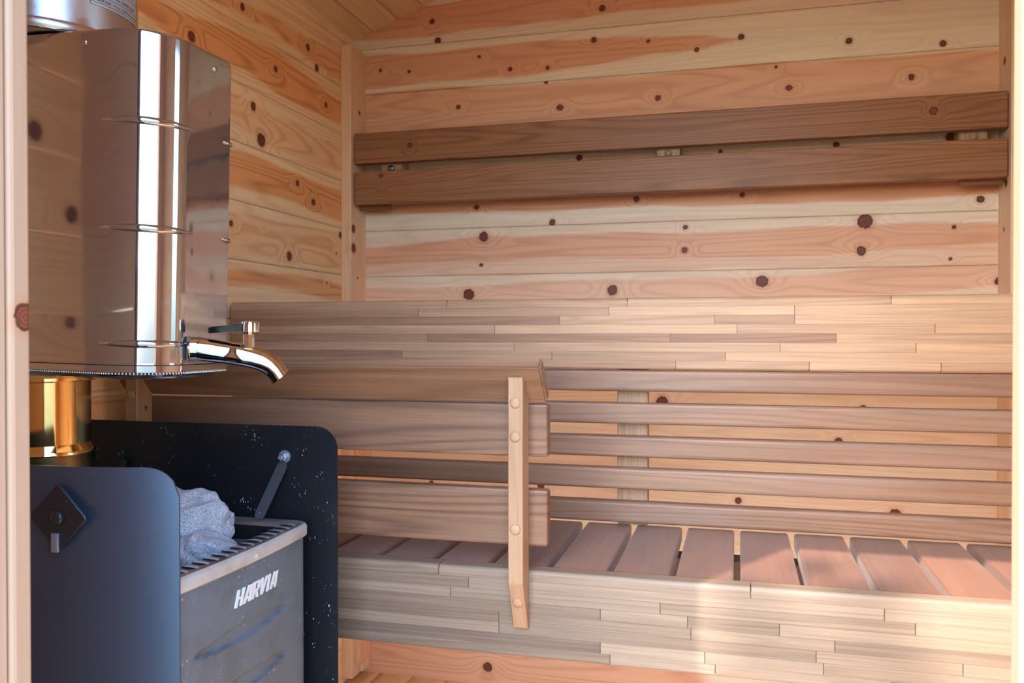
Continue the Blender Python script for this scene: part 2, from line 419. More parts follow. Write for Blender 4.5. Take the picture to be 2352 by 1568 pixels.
# ------------------------------------------------------------------ the room (camera eye is the origin, y runs into the room)
XL, XR, YB, YF, YO, ZF = -1.06, .63, 2.245, .529, .45, -.975
DL, DR, DH = -.519, .148, .85            # doorway
RX, SLOPE, ZE = -.215, .38, .8386        # ridge, roof slope, left eave height
ceil_z = lambda x: ZE + SLOPE*np.minimum(x-XL, 2*RX-XL-x)
seams = [ .681+.13*k for k in range(-13, 5)]
seams[0] = ZF-.03
planks('wall_back', lambda u, v, d: np.stack([u, YB+d, v], 1), XL-.02, XR+.02, seams, .004, M['pine'], 'structure', KB, BB, 3,
       backbox=[(XL-.08, XR+.08, YB+.004, YB+.06, ZF-.05, 1.22)])
planks('wall_left', lambda u, v, d: np.stack([XL-d, u, v], 1), YF-.02, YB+.02, [s for s in seams if s < ZE]+[ZE+.03], .005, M['pine_side'], 'structure', KL, BL, 8,
       backbox=[(XL-.06, XL-.004, YO, YB+.06, ZF-.05, ZE+.05)])
WY0, WY1, WZ0, WZ1 = 1.08, 1.42, -.12, .80      # side window in the right wall
def wall_right():
    parts = [(YF-.02, WY0, ZF-.03, .9), (WY1, YB+.02, ZF-.03, .9), (WY0, WY1, ZF-.03, WZ0), (WY0, WY1, WZ1, .9)]
    bm = bmesh.new()
    for (a, b, c, d) in parts:
        z = c
        while z < d-1e-6:
            nz = min(d, (math.floor((z-.031)/.13+1e-6)+1)*.13+.031)
            bm_box(bm, XR, XR+.06, a, b, z+.0006, nz-.0006); z = nz
    me = bm_mesh('wall_right', bm); wood_attrs(me, 'y', .4)
    return link('wall_right', me, M['pine_side'], None, 'structure')
wall_right()
def wall_front():
    bm = bmesh.new()
    fj = .03
    for (a, b, c, d) in [(XL-.06, DL-fj, ZF-.05, .9), (DR+fj, XR+.06, ZF-.05, .9), (DL-fj, DR+fj, DH+fj, .9)]:
        z = c
        while z < d-1e-6:
            nz = min(d, (math.floor((z-.031)/.13+1e-6)+1)*.13+.031)
            bm_box(bm, a, b, YO+.004, YF, z+.0006, nz-.0006); z = nz
    prism(bm, [(XL-.06, .9), (XR+.06, .9), (XR+.06, float(ceil_z(XR+.06))+.06), (RX, float(ceil_z(RX))+.06), (XL-.06, float(ceil_z(XL-.06))+.06)], 'y', YO+.004, YF)
    me = bm_mesh('wall_front', bm)
    co = co_of(me); s = np.floor((co[:, 2]-.031)/.13+.5)
    setattrs(me, np.stack([co[:, 0]+s*1.7, co[:, 2]+s*.9, co[:, 1]+s*2.1], 1), .05+.4*np.abs(np.sin(s*2.3)))
    return link('wall_front', me, M['pine'], None, 'structure')
wall_front()
# floor boards run into the room
fs = [XL-.03+.1*k for k in range(19)]
planks('floor', lambda u, v, d: np.stack([v, u, ZF-d], 1), YF-.1, YB+.02, fs, .02, M['pine_floor'], 'structure', seed=5, base=.2,
       knots=[(2.1, -.86, .006), (1.95, -.6, .008), (2.16, -.72, .005)],
       backbox=[(XL-.06, XR+.06, YO, YB+.06, ZF-.06, ZF-.004)])
# boarded ceiling: two slopes of tongue-and-groove boards that run into the room
def ceiling():
    bm = bmesh.new(); cs = math.cos(math.atan(SLOPE)); xs = [XL-.01] + [-1.0035+.0755*k for k in range(11)] + [RX]
    verts_tone = []
    for side in (0, 1):
        for i in range(len(xs)-1):
            a, b = xs[i], xs[i+1]
            if b > RX: b = RX
            if a >= b: continue
            q = []
            # profile: flat face, chamfer, recessed step (a shadow groove at every joint)
            for (x, dz) in [(a, .0), (b-.016, .0), (b-.012, .0035), (b-.0065, .0035), (b-.004, .0085), (b, .0085)]:
                q.append((x, ZE+SLOPE*(x-XL)+dz))
            q += [(b, ZE+SLOPE*(b-XL)+.03), (a, ZE+SLOPE*(a-XL)+.03)]
            if side: q = [(2*RX-x, z) for x, z in q][::-1]
            v = prism(bm, q, 'y', YF-.06, YB+.05)
    prism(bm, [(XL-.08, ZE+.02), (RX, ZE+.02+SLOPE*(RX-XL)+.02), (2*RX-XL+.08+.4, ZE+.0), (2*RX-XL+.48, ZE+.05), (RX, ZE+.1+SLOPE*(RX-XL)), (XL-.08, ZE+.06)], 'y', YO, YB+.2)
    me = bm_mesh('ceiling', bm)
    co = co_of(me); s = np.floor((co[:, 0]+1.0035)/.0755+1e-3)
    setattrs(me, np.stack([co[:, 1]+s*1.9, co[:, 0]+s*1.3, co[:, 2]+s*.7], 1), .45+.3*np.sin(s*2.9))
    return link('ceiling', me, M['pine_floor'], None, 'structure')
ceiling()

def trim(n, dims, axis, mat='pine_trim', bev=.002, tone=.4, knots=()):
    """a subdivided trim board so that its few knots can sit in the mesh"""
    o = board('trim_%d' % n, dims, M[mat], axis, None, bev, 2, tone, 'structure')
    return o
def knot_board(name, dims, axis, mat, kind=None, parent=None, knots=(), tone=.4, step=.006, bev=.002, seed=None):
    """board with its long faces cut fine enough to carry knots: knots are (x, y, z, r)"""
    bm = bmesh.new(); bm_box(bm, *dims, bev, 2)
    ax = 'xyz'.index(axis)
    lo, hi = dims[ax*2], dims[ax*2+1]
    cuts = []
    for k in knots:
        for j in range(-9, 10): cuts.append(k[ax]+j*k[3]*.34)
    nrm = Vector((0, 0, 0)); nrm[ax] = 1
    for c in cuts:
        if lo+bev < c < hi-bev:
            p = Vector((0, 0, 0)); p[ax] = c
            bmesh.ops.bisect_plane(bm, geom=bm.verts[:]+bm.edges[:]+bm.faces[:], plane_co=p, plane_no=nrm)
    for oa in range(3):
        if oa == ax: continue
        n2 = Vector((0, 0, 0)); n2[oa] = 1
        for k in knots:
            for j in range(-6, 7):
                c = k[oa]+j*k[3]*.4
                if dims[oa*2]+bev < c < dims[oa*2+1]-bev:
                    p = Vector((0, 0, 0)); p[oa] = c
                    bmesh.ops.bisect_plane(bm, geom=bm.verts[:]+bm.edges[:]+bm.faces[:], plane_co=p, plane_no=n2)
    me = bm_mesh(name, bm); wood_attrs(me, axis, tone, seed)
    co = co_of(me); K = np.zeros(len(co)); W = np.zeros(len(co))
    for (x, y, z, r) in knots:
        d = np.linalg.norm(co-np.array([x, y, z]), axis=1)/r
        K = np.maximum(K, np.clip(1-d/3, 0, 1)); W += .2*np.exp(-(d/2.4)**2)
    setattrs(me, None, None, K, W)
    return link(name, me, M[mat], parent, kind)

# corner posts and the boards planted on them
knot_board('trim_1', (XL, XL+.03, 2.149, YB+.01, -.96, .797), 'z', 'pine_trim', 'structure', knots=[(XL+.03, 2.205, .62, .006), (XL+.03, 2.165, .29, .012), (XL+.03, 2.165, .236, .014), (XL+.03, 2.19, .155, .004)], tone=.55)
board('trim_2', (XL+.03, XL+.044, 2.165, 2.243, -.925, .05), M['pine_trim'], 'z', None, .002, 2, .7, 'structure')
board('trim_3', (XL+.03, XL+.04, 2.195, 2.243, -.955, -.9255), M['pine_trim'], 'z', None, .002, 2, .3, 'structure')
knot_board('trim_4', (XR-.031, XR, 2.149, YB+.01, -.96, .83), 'z', 'pine_trim', 'structure', knots=[(XR-.031, 2.2, .63, .009), (XR-.031, 2.185, .345, .01), (XR-.031, 2.2, .24, .005)], tone=.35)
# door frame: two jambs and a head, each with a small step on the room side
def jamb(n, x0, x1, step_side, knots=()):
    o = knot_board('trim_%d' % n, (x0, x1, YO, .5105, ZF-.05, DH), 'z', 'jamb', 'structure', knots=[], tone=.45)
    return o
jamb(5, DL-.05, DL-.004, 1)
knot_board('trim_6', (DL-.05, DL, .511, YF, ZF-.05, DH), 'z', 'jamb', 'structure', knots=[(DL, .524, .012, .011)], tone=.5, bev=.003)
jamb(7, DR+.004, DR+.05, -1)
knot_board('trim_8', (DR, DR+.05, .511, YF, ZF-.05, DH), 'z', 'jamb', 'structure', knots=[], tone=.9, bev=.003)  # tone darkened to take the sun glare off this jamb
board('trim_9', (DL-.05, DR+.05, YO, YF, DH, DH+.045), M['jamb'], 'x', None, .002, 2, .4, 'structure')
board('trim_10', (DL-.05, DR+.05, YO-.05, YF+.01, ZF-.04, ZF+.012), M['jamb'], 'x', None, .003, 2, .5, 'structure')
# side window
def window():
    bm = bmesh.new(); f = .03
    for (a, b, c, d) in [(WY0, WY1, WZ0, WZ0+f), (WY0, WY1, WZ1-f, WZ1), (WY0, WY0+f, WZ0+f, WZ1-f), (WY1-f, WY1, WZ0+f, WZ1-f)]:
        bm_box(bm, XR-.008, XR+.055, a, b, c, d, .002, 1)
    me = bm_mesh('window_1', bm); wood_attrs(me, 'z', .4)
    w = link('window_1', me, M['jamb'], None, 'structure')
    bm = bmesh.new(); bm_box(bm, XR+.025, XR+.029, WY0+f-.004, WY1-f+.004, WZ0+f-.004, WZ1-f+.004)
    link('pane', bm_mesh('pane', bm), M['glass'], w)
window()

# ------------------------------------------------------------------ laminated boards
def staves(name, x0, x1, yf, yb, z0, z1, rows, mat, parent, joints, seed, bev=.006, tones=None, lo=.25, hi=.75):
    """finger-jointed board: rows of glued staves in one mesh, thin dark joints, rounded top edge"""
    rs = random.Random(seed); bm = bmesh.new(); tl = bm.verts.layers.float.new('tonev'); sl = bm.verts.layers.float.new('seedv')
    hgt = (z1-z0)/rows
    for r in range(rows):                                   # r = 0 is the top row
        b_, t_ = z1-(r+1)*hgt, z1-r*hgt
        js = [x0]+sorted(j for j in joints.get(r, []) if x0 < j < x1)+[x1]
        for i in range(len(js)-1):
            tn = tones.get((r, i)) if tones else None
            tn = rs.uniform(lo, hi) if tn is None else tn
            a, b = js[i], js[i+1]
            ga = .0007 if i else 0; gb = .0007 if i < len(js)-2 else 0
            pts = [(yf, b_+.00012), (yf, t_-.00012)]
            if r == 0: pts = [(yf, b_+.00012)]+[(yf+bev-bev*math.cos(q), t_-bev+bev*math.sin(q)) for q in np.linspace(0, math.pi/2, 5)]
            if r == rows-1: pts = [(yf+bev*.5-bev*.5*math.cos(q), b_+bev*.5-bev*.5*math.sin(q)) for q in np.linspace(math.pi/2, 0, 4)]+pts[1:]
            pts += [(yb, pts[-1][1]), (yb, pts[0][1])]
            vs = prism(bm, pts, 'x', a+ga, b-gb)
            sd = rs.uniform(0, 30)
            for v in vs: v[tl] = tn; v[sl] = sd
    bm_box(bm, x0+.001, x1-.001, yf+.0016, yb-.001, z0+.003, z1-.007)
    bmesh.ops.recalc_face_normals(bm, faces=bm.faces)
    n = len(bm.verts); bm.verts.ensure_lookup_table()
    tn = np.array([v[tl] for v in bm.verts]); sd = np.array([v[sl] for v in bm.verts]); co = np.array([v.co for v in bm.verts])
    tn[-8:] = 1.6
    me = bpy.data.meshes.new(name); bm.to_mesh(me); bm.free()
    for q in ('tonev', 'seedv'):
        if q in me.attributes: me.attributes.remove(me.attributes[q])
    setattrs(me, np.stack([co[:, 0]+sd*1.3, co[:, 2]+sd, co[:, 1]+sd*.7], 1), tn)
    return link(name, me, M[mat], parent)

YU, YLO = 1.6, 1.275
ub = thing('upper_bench', 'high bench with a pale laminated front board across the back of the sauna', 'bench', (-.2, 1.9, .066))
uj = {0: [-.56, -.20, .26], 1: [-.62, -.235, .10], 2: [-.33, -.04, .10], 3: [-.46, .0, .33], 4: [-.6, -.12, .17], 5: [-.42, .075, .3], 6: [-.655, -.345, -.02], 7: [-.5, -.11, .125, .34]}
ut = {(1, 2): .15, (1, 3): .1, (2, 0): .75, (3, 1): .12, (3, 2): .45, (4, 1): .85, (4, 2): .9, (0, 3): .15, (6, 0): .9, (6, 1): .55, (6, 3): .2, (5, 3): .15, (5, 2): .2, (7, 3): .2, (7, 4): .2, (4, 3): .3, (3, 3): .2, (2, 3): .2}
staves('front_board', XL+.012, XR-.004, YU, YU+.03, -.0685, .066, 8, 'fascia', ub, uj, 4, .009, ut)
k = 0
x = XL+.02
while x+.085 < XR:
    board('seat_slat', (x, x+.0855, YU+.031, 2.14, .038, .066), M['seat'], 'y', ub, .004, 1, R.uniform(.2, .8)); x += .0958
for yy in (1.66, 2.1):
    board('bearer', (XL+.035 if yy > 2 else XL+.002, XR-.032, yy, yy+.03, -.01, .0375), M['alder'], 'x', ub, .002, 1)

# slatted screen that closes the space under the high bench
sp = thing('slatted_screen', 'five horizontal brown slats closing the gap under the high bench', 'screen', (-.2, 1.61, -.36))
for i, zb in enumerate((-.1106, -.1725, -.2352, -.2958, -.3594)):
    board('slat', (XL+.012, XR-.004, YU, YU+.028, zb, zb+.0405), M['slat'], 'x', sp, .0062, 3, (.55, .45, .5, .4, .65)[i])
up = board('upright', (-.2225, -.164, YU+.0285, YU+.056, -.368, -.0705), M['fascia'], 'z', sp, .002, 1, .6)
for xx in (-.92, .5):
    board('upright', (xx, xx+.058, YU+.0285, YU+.056, -.368, -.0705), M['fascia'], 'z', sp, .002, 1, .5)

# low bench
lb = thing('lower_bench', 'low bench of reddish brown cross slats behind a grey brown laminated front board', 'bench', (-.2, 1.45, -.4))
lj = {0: [-.46, .02], 1: [-.41, .2], 2: [-.44, -.11, .24], 3: [-.2, -.07, .06], 4: [-.36, -.065, .135], 5: [-.36, .11, .3], 6: [-.2, -.045, .12], 7: [-.185, -.03, .21]}
lt = {(6, 0): .9, (4, 0): .7, (3, 0): .5, (2, 1): .3, (5, 1): .5, (7, 0): .55, (7, 1): .1, (0, 2): .0, (1, 2): .05, (2, 3): .05, (3, 3): .1}
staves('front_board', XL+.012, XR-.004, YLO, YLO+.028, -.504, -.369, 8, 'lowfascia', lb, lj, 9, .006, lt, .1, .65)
for kx in range(-11, 7):
    xr = -.0043+.0958*kx
    xa = max(xr-.0855, XL+.004)
    if xr > XR-.002: xr = XR-.003
    board('seat_slat', (xa, xr, YLO+.0285, 1.639, -.397, -.369), M['seat'], 'y', lb, .0045, 2, (.35, .7, .5, .85, .3, .6)[kx % 6])
board('bearer', (XL+.004, XR-.004, 1.525, 1.57, -.44, -.3975), M['darkrail'], 'x', lb, .002, 1)
board('bearer', (XL+.004, XR-.004, 1.3045, 1.335, -.44, -.3975), M['darkrail'], 'x', lb, .002, 1)
for xx in (XL+.006, XR-.046):
    board('leg', (xx, xx+.04, 1.53, 1.569, ZF+.001, -.4405), M['alder'], 'z', lb, .002, 1)

# ------------------------------------------------------------------ wall backrest
br = thing('backrest', 'two dark brown boards fixed along the back wall above the high bench', 'backrest', (-.2, 2.2, .45))
knot_board('backrest_board', (-1.0245, XR-.034, 2.159, 2.187, .4672, .5515), 'x', 'backrest', None, br, [(.44, 2.159, .515, .010), (-.86, 2.159, .51, .008)], .62, bev=.003)
knot_board('backrest_board', (-1.0245, XR-.034, 2.159, 2.187, .355, .4445), 'x', 'backrest', None, br, [(-.945, 2.159, .432, .007)], .45, bev=.003)
for i, (a, b) in enumerate(((-.958, -.896), (-.199, -.140), (.501, .562))):
    bt = board('batten', (a, b, 2.1875, YB-.001, .37, .54), M['fascia'], 'z', br, .002, 1, .5)
    bm = bmesh.new(); lathe(bm, [(.0095, 0.), (.0085, -.003), (.004, -.0042)], ((a+b)/2, 2.1875, .456), 'y', 20)
    pl = bm_mesh('plug', bm, True)
    if i: wood_attrs(pl, 'y', .5)
    o = link('plug' if i else 'screw_head', pl, M['alder'] if i else M['screw'], bt)
board('spacer', (-1.024, -.93, 2.189, 2.2, .344, .42), M['backrest'], 'x', br, .002, 1, .8)
board('spacer', (.5, XR-.034, 2.189, 2.2, .344, .42), M['backrest'], 'x', br, .002, 1, .6)

# ------------------------------------------------------------------ stove guard rail on the low bench
gr = thing('guard_rail', 'wooden guard rail with two posts and wide boards beside the stove', 'railing', (-.65, 1.27, -.45))
def guard_post(x0, x1):
    bm = bmesh.new()
    # side profile in (y, z): cut back at the foot, sloped at the head
    prism(bm, [(1.235, -.379), (1.235, -.0668), (1.246, -.0668), (1.2745, -.101), (1.2745, -.457), (1.2665, -.457)], 'x', x0, x1)
    es = [e for e in bm.edges if e.calc_length() > .02]
    bmesh.ops.bevel(bm, geom=es, offset=.0014, segments=1, affect='EDGES')
    me = bm_mesh('post', bm); wood_attrs(me, 'z', .45)
    p = link('post', me, M['alder'], gr)
    for z in (-.1053, -.1566, -.2966, -.4117):
        y = 1.235 if z > -.379 else 1.235+(-.379-z)*.0315/.078
        bm = bmesh.new()
        lathe(bm, [(.0081, .002), (.0081, -.0012), (.0066, -.0027), (.003, -.0036)], (0, 0, 0), 'y', 20)
        bmesh.ops.recalc_face_normals(bm, faces=bm.faces)
        if z < -.379: bmesh.ops.rotate(bm, verts=bm.verts, cent=(0, 0, 0), matrix=Matrix.Rotation(math.atan2(.0315, .078), 3, 'X'))
        bmesh.ops.translate(bm, verts=bm.verts, vec=((x0+x1)/2, y, z))
        pm = bm_mesh('plug', bm, True); wood_attrs(pm, 'x', .25)
        link('plug', pm, M['alder'], p)
    return p
guard_post(-.3345, -.3115)
pl = guard_post(-1.0155, -.9915)
bm = bmesh.new(); lathe(bm, [(.0036, -.0005), (.0036, .0012), (.002, .0016)], (-.9915, 1.256, -.13), 'x', 16)
link('screw_head', bm_mesh('screw_head', bm, True), M['screw'], pl)
XE = -.2824
board('rail_board', (XL+.016, XE, 1.2755, 1.2995, -.1917, -.1105), M['guard'], 'x', gr, .0035, 2, .55)
board('rail_board', (XL+.016, XE, 1.2755, 1.2995, -.331, -.2433), M['guard'], 'x', gr, .0035, 2, .5)
def top_rail():
    bm = bmesh.new()
    # leaning cap board: bottom edge at the posts, top edge tipped towards the stove
    p0 = Vector((1.2758, -.1085)); ax = Vector((-.0500, .0560)).normalized(); nr = Vector((ax.y, -ax.x))
    L, T = .0765, .0225
    q = [p0, p0+ax*L, p0+ax*L+nr*T, p0+nr*T*1.0]
    vs = prism(bm, [(p.x, p.y) for p in q], 'x', XL+.016, XE)
    bmesh.ops.bevel(bm, geom=list(bm.edges), offset=.003, segments=2, affect='EDGES')
    me = bm_mesh('top_board', bm); wood_attrs(me, 'x', .25)  # paler tone stands in for sky light on the top edge
    return link('top_board', me, M['guard'], gr)
top_rail()

# ------------------------------------------------------------------ stove
SY0, SY1, SX0, SX1, ZR = .80, 1.11, -.985, -.60, -.272
SYC = (SY0+SY1)/2
st = thing('sauna_stove', 'grey wood burning sauna stove with a slotted steel rim full of stones', 'stove', (-.79, SYC, ZF))
def bulge(y): return .007*(1-((y-SYC)/(.155))**2)
def stove_outline(off=0., zr=.022, n=6):
    """plan outline, counter-clockwise, rounded front corners; front (+x) side bulges"""
    x0, x1, y0, y1 = SX0-off, SX1+off, SY0-off, SY1+off; r = zr
    pts = [(x0, y0)]
    for i in range(n+1):
        a = -math.pi/2+i/n*math.pi/2
        pts.append((x1-r+r*math.cos(a), y0+r+r*math.sin(a)))
    for i in range(1, 24):
        y = y0+r+(y1-y0-2*r)*i/24
        pts.append((x1+bulge(y)-bulge(y0+r), y))
    for i in range(n+1):
        a = i/n*math.pi/2
        pts.append((x1-r+r*math.cos(a), y1-r+r*math.sin(a)))
    pts.append((x0, y1))
    return pts
def casing():
    bm = bmesh.new(); zs = list(np.linspace(ZR-.019, -.62, 110))+[-.7, -.8, ZF+.05]
    grooves = [-.372, -.437, -.502, -.567]
    pts = stove_outline()
    # resample the front finely
    fine = []
    for a, b in zip(pts, pts[1:]+pts[:1]):
        d = math.hypot(b[0]-a[0], b[1]-a[1]); m = max(1, int(d/.004)) if a[0] > SX1-.03 and b[0] > SX1-.03 else 1
        for j in range(m): fine.append((a[0]+(b[0]-a[0])*j/m, a[1]+(b[1]-a[1])*j/m))
    rings = []
    for z in zs:
        ring = []
        for (x, y) in fine:
            d = 0.
            if x > SX1-.012:
                for g in grooves:
                    t = (y-SYC+.012)/.11
                    if abs(t) < 1:
                        hw = .0115*(1-t*t)
                        q = (z-g)/max(hw, 1e-5)
                        if abs(q) < 1: d = max(d, .0048*min(1., (1-abs(q))*3.5)*min(1., (1-abs(t))*6))
            ring.append(bm.verts.new((x-d, y, z)))
        rings.append(ring)
    n = len(fine)
    for a, b in zip(rings, rings[1:]):
        for i in range(n): bm.faces.new((a[i], a[(i+1) % n], b[(i+1) % n], b[i]))
    bm.faces.new(rings[-1])
    return metal_part('casing', bm, M['stove'], st, 40)
cs = casing()
def loft(rings_pts, bm, close=True):
    rings = [[bm.verts.new(p) for p in r] for r in rings_pts]
    n = len(rings[0])
    for a, b in zip(rings, rings[1:]):
        for i in range(n): bm.faces.new((a[i], a[(i+1) % n], b[(i+1) % n], b[i]))
def offset_in(pts, d):
    n = len(pts); out = []
    for i in range(n):
        a, b, c = Vector(pts[i-1]), Vector(pts[i]), Vector(pts[(i+1) % n])
        t1, t2 = (b-a).normalized(), (c-b).normalized(); n1, n2 = Vector((-t1.y, t1.x)), Vector((-t2.y, t2.x))
        m = (n1+n2); m /= max(m.length, 1e-6); k = d/max(.4, m.dot(n1)); out.append((b.x+m.x*k, b.y+m.y*k))
    return out
outl = stove_outline(.004)
bm = bmesh.new()
inn = offset_in(outl, .0225)
L = lambda pts, z: [(p[0], p[1], z) for p in pts]
loft([L(offset_in(outl, .0035), ZR-.0005), L(offset_in(outl, .0015), ZR-.0025), L(outl, ZR-.005), L(outl, ZR-.017), L(offset_in(outl, .003), ZR-.0195)], bm)
re = metal_part('rim_edge', bm, M['rimedge'], st, 50)
re['label'] = 'light worn edge band of the stove rim'
bm = bmesh.new()
loft([L(offset_in(outl, .0035), ZR-.0005), L(offset_in(outl, .008), ZR+.0008), L(offset_in(outl, .030), ZR-.0002), L(offset_in(outl, .0345), ZR-.003), L(offset_in(outl, .0345), ZR-.017), L(offset_in(outl, .037), ZR-.03)], bm)
rm = metal_part('rim', bm, M['rim'], st, 50)
# louvres pressed into the rim: raised half shells with a dark mouth on the near side
def louvre(cx, cy, ang, ln=.0245, wd=.0150, hh=.0026):
    bm = bmesh.new(); n, m = 14, 6
    grid = []
    for i in range(n+1):
        u = -1+2*i/n; row = []
        for j in range(m+1):
            v = j/m
            prof = math.sqrt(max(0, 1-u*u))
            row.append(Vector((u*ln/2, (v-.35)*wd*prof, hh*prof*math.cos(v*math.pi/2)+.0004)))
        grid.append(row)
    rot = Matrix.Rotation(ang, 3, 'Z')
    vs = [[bm.verts.new(rot @ p+Vector((cx, cy, ZR+.0001))) for p in row] for row in grid]
    for i in range(n):
        for j in range(m): bm.faces.new((vs[i][j], vs[i+1][j], vs[i+1][j+1], vs[i][j+1]))
    bmesh.ops.remove_doubles(bm, verts=bm.verts, dist=1e-5)
    lo = metal_part('louvre', bm, M['plate'], rm, 60)  # paler metal than the rim puts the crest glint into the colour
    bm = bmesh.new(); ring = []
    for i in range(n+1):
        u = -1+2*i/n; prof = math.sqrt(max(0, 1-u*u)); ring.append((u*ln/2*.97, -.35*wd*prof-.0007*prof, .0009))
    ring2 = [(p[0], p[1]+.0016*math.sqrt(max(0, 1-(2*p[0]/ln/.97)**2))+.0002, hh*.55*math.sqrt(max(0, 1-(2*p[0]/ln/.97)**2))+.0006) for p in ring]
    a = [bm.verts.new(rot @ Vector(p)+Vector((cx, cy, ZR))) for p in ring]; b_ = [bm.verts.new(rot @ Vector(p)+Vector((cx, cy, ZR))) for p in ring2]
    for i in range(n): bm.faces.new((a[i], a[i+1], b_[i+1], b_[i]))
    link('slot', bm_mesh('slot', bm), M['soot'], rm)
for i in range(14):
    y = .832+i*.0186
    louvre(SX1+.004-.0185+bulge(y)-.002, y, math.radians(-8))
# fire chamber: inner walls and grate the stones rest on
bm = bmesh.new()
ip = offset_in(outl, .036)
loft([L(ip, ZR-.004), L(ip, ZR-.075)], bm); bm.faces.new([bm.verts.new(p) for p in L(ip, ZR-.075)])
metal_part('stone_basket', bm, M['soot'], st)
bm = bmesh.new()
for yy in np.linspace(.845, 1.065, 9): bm_box(bm, SX0+.04, SX1-.04, yy-.004, yy+.004, ZR-.0745, ZR-.066)
link('grate', bm_mesh('grate', bm), M['soot'], st)
# feet / plinth
bm = bmesh.new(); bm_box(bm, SX0+.01, SX1-.01, SY0+.01, SY1-.01, ZF+.001, ZF+.0505, .003, 1); metal_part('plinth', bm, M['soot'], st)
# screw in the rim edge
bm = bmesh.new(); lathe(bm, [(.0042, 0), (.0042, .0014), (.0025, .002)], (SX1+bulge(.955)-.001+.0035, .958, ZR-.0115), 'x', 18)
metal_part('screw', bm, M['rimedge'], st)
# raised letters
def letters():
    Q = {'H': [[(0, 0), (.16, 0), (.16, 1), (0, 1)], [(.40, 0), (.56, 0), (.56, 1), (.40, 1)], [(.1, .43), (.45, .43), (.45, .57), (.1, .57)]],
         'A': [[(0, 0), (.15, 0), (.36, 1), (.21, 1)], [(.41, 0), (.56, 0), (.56, 1), (.41, 1)], [(.22, .87), (.5, .87), (.5, 1), (.24, 1)], [(.06, .22), (.45, .22), (.45, .35), (.09, .35)]],
         'R': [[(0, 0), (.16, 0), (.16, 1), (0, 1)], [(.1, .87), (.46, .87), (.5, .93), (.44, 1), (.1, 1)], [(.40, .5), (.5, .45), (.56, .58), (.56, .88), (.46, 1), (.40, .9)], [(.1, .41), (.46, .41), (.5, .46), (.44, .54), (.1, .54)], [(.22, .45), (.37, .45), (.56, 0), (.40, 0)]],
         'V': [[(0, 1), (.16, 1), (.27, .12), (.14, 0)], [(.14, 0), (.29, 0), (.56, 1), (.41, 1), (.22, .2)]],
         'I': [[(0, 0), (.16, 0), (.16, 1), (0, 1)]]}
    word = [('H', 0), ('A', .66), ('R', 1.33), ('V', 1.98), ('I', 2.64), ('A', 2.95)]
    tot = 3.51; y0, y1, z0, hh = .9135, 1.016, -.3375, .0205
    bm = bmesh.new()
    for ch, ox in word:
        for poly in Q[ch]:
            pts = []
            for (a, b) in poly:
                yy = y0+(ox+a+.26*b)/(tot+.26)*(y1-y0); pts.append((yy, z0+b*hh))
            f0 = [bm.verts.new((SX1+bulge(p[0])-bulge(SY0+.022)-.0005, p[0], p[1])) for p in pts]
            f1 = [bm.verts.new((SX1+bulge(p[0])-bulge(SY0+.022)+.0017, p[0], p[1])) for p in pts]
            bm.faces.new(f1); bm.faces.new(f0[::-1])
            for i in range(len(pts)):
                j = (i+1) % len(pts); bm.faces.new((f0[i], f0[j], f1[j], f1[i]))
    o = link('badge_letters', bm_mesh('badge_letters', bm), M['badge'], st)
    o['label'] = 'raised light grey slanted lettering on the stove front'
letters()

# stones
def stone(label, c, size, seed, rot):
    bm = bmesh.new(); bmesh.ops.create_icosphere(bm, subdivisions=5, radius=1.)
    rs = np.random.RandomState(seed)
    planes = [(Vector(rs.normal(size=3)).normalized(), rs.uniform(.62, .95)) for _ in range(13)]
    wv = [(Vector(rs.normal(size=3))*rs.uniform(2, 5), rs.rand()*6.28, .035) for _ in range(6)]+[(Vector(rs.normal(size=3))*rs.uniform(9, 17), rs.rand()*6.28, .012) for _ in range(8)]
    for v in bm.verts:
        p = v.co.copy()
        for n_, d_ in planes:
            q = p.dot(n_)-d_
            if q > 0: p -= n_*q*.9
        f = 1+sum(a*math.sin(k.dot(p)+ph) for k, ph, a in wv)
        v.co = Vector((p.x*size[0]*f, p.y*size[1]*f, p.z*size[2]*f))
    bmesh.ops.rotate(bm, verts=bm.verts, cent=(0, 0, 0), matrix=Euler(rot).to_matrix())
    bmesh.ops.translate(bm, verts=bm.verts, vec=c)
    o = link('sauna_stone', bm_mesh('sauna_stone', bm, True), M['stone'])
    tag(o, label, 'stone', 'stones on top of the stove')
stone('largest and highest rough grey stone on the stove, jagged on top', (-.728, 1.0, -.262), (.066, .05, .060), 21, (.2, .1, .3))
stone('pale grey stone on the right of the stove basket, touching the slotted rim', (-.672, .968, -.2965), (.047, .040, .034), 5, (.1, .35, .5))
stone('grey stone at the front left of the stove basket, half hidden by the near shield', (-.742, .905, -.293), (.052, .040, .045), 12, (.3, .0, 1.2))

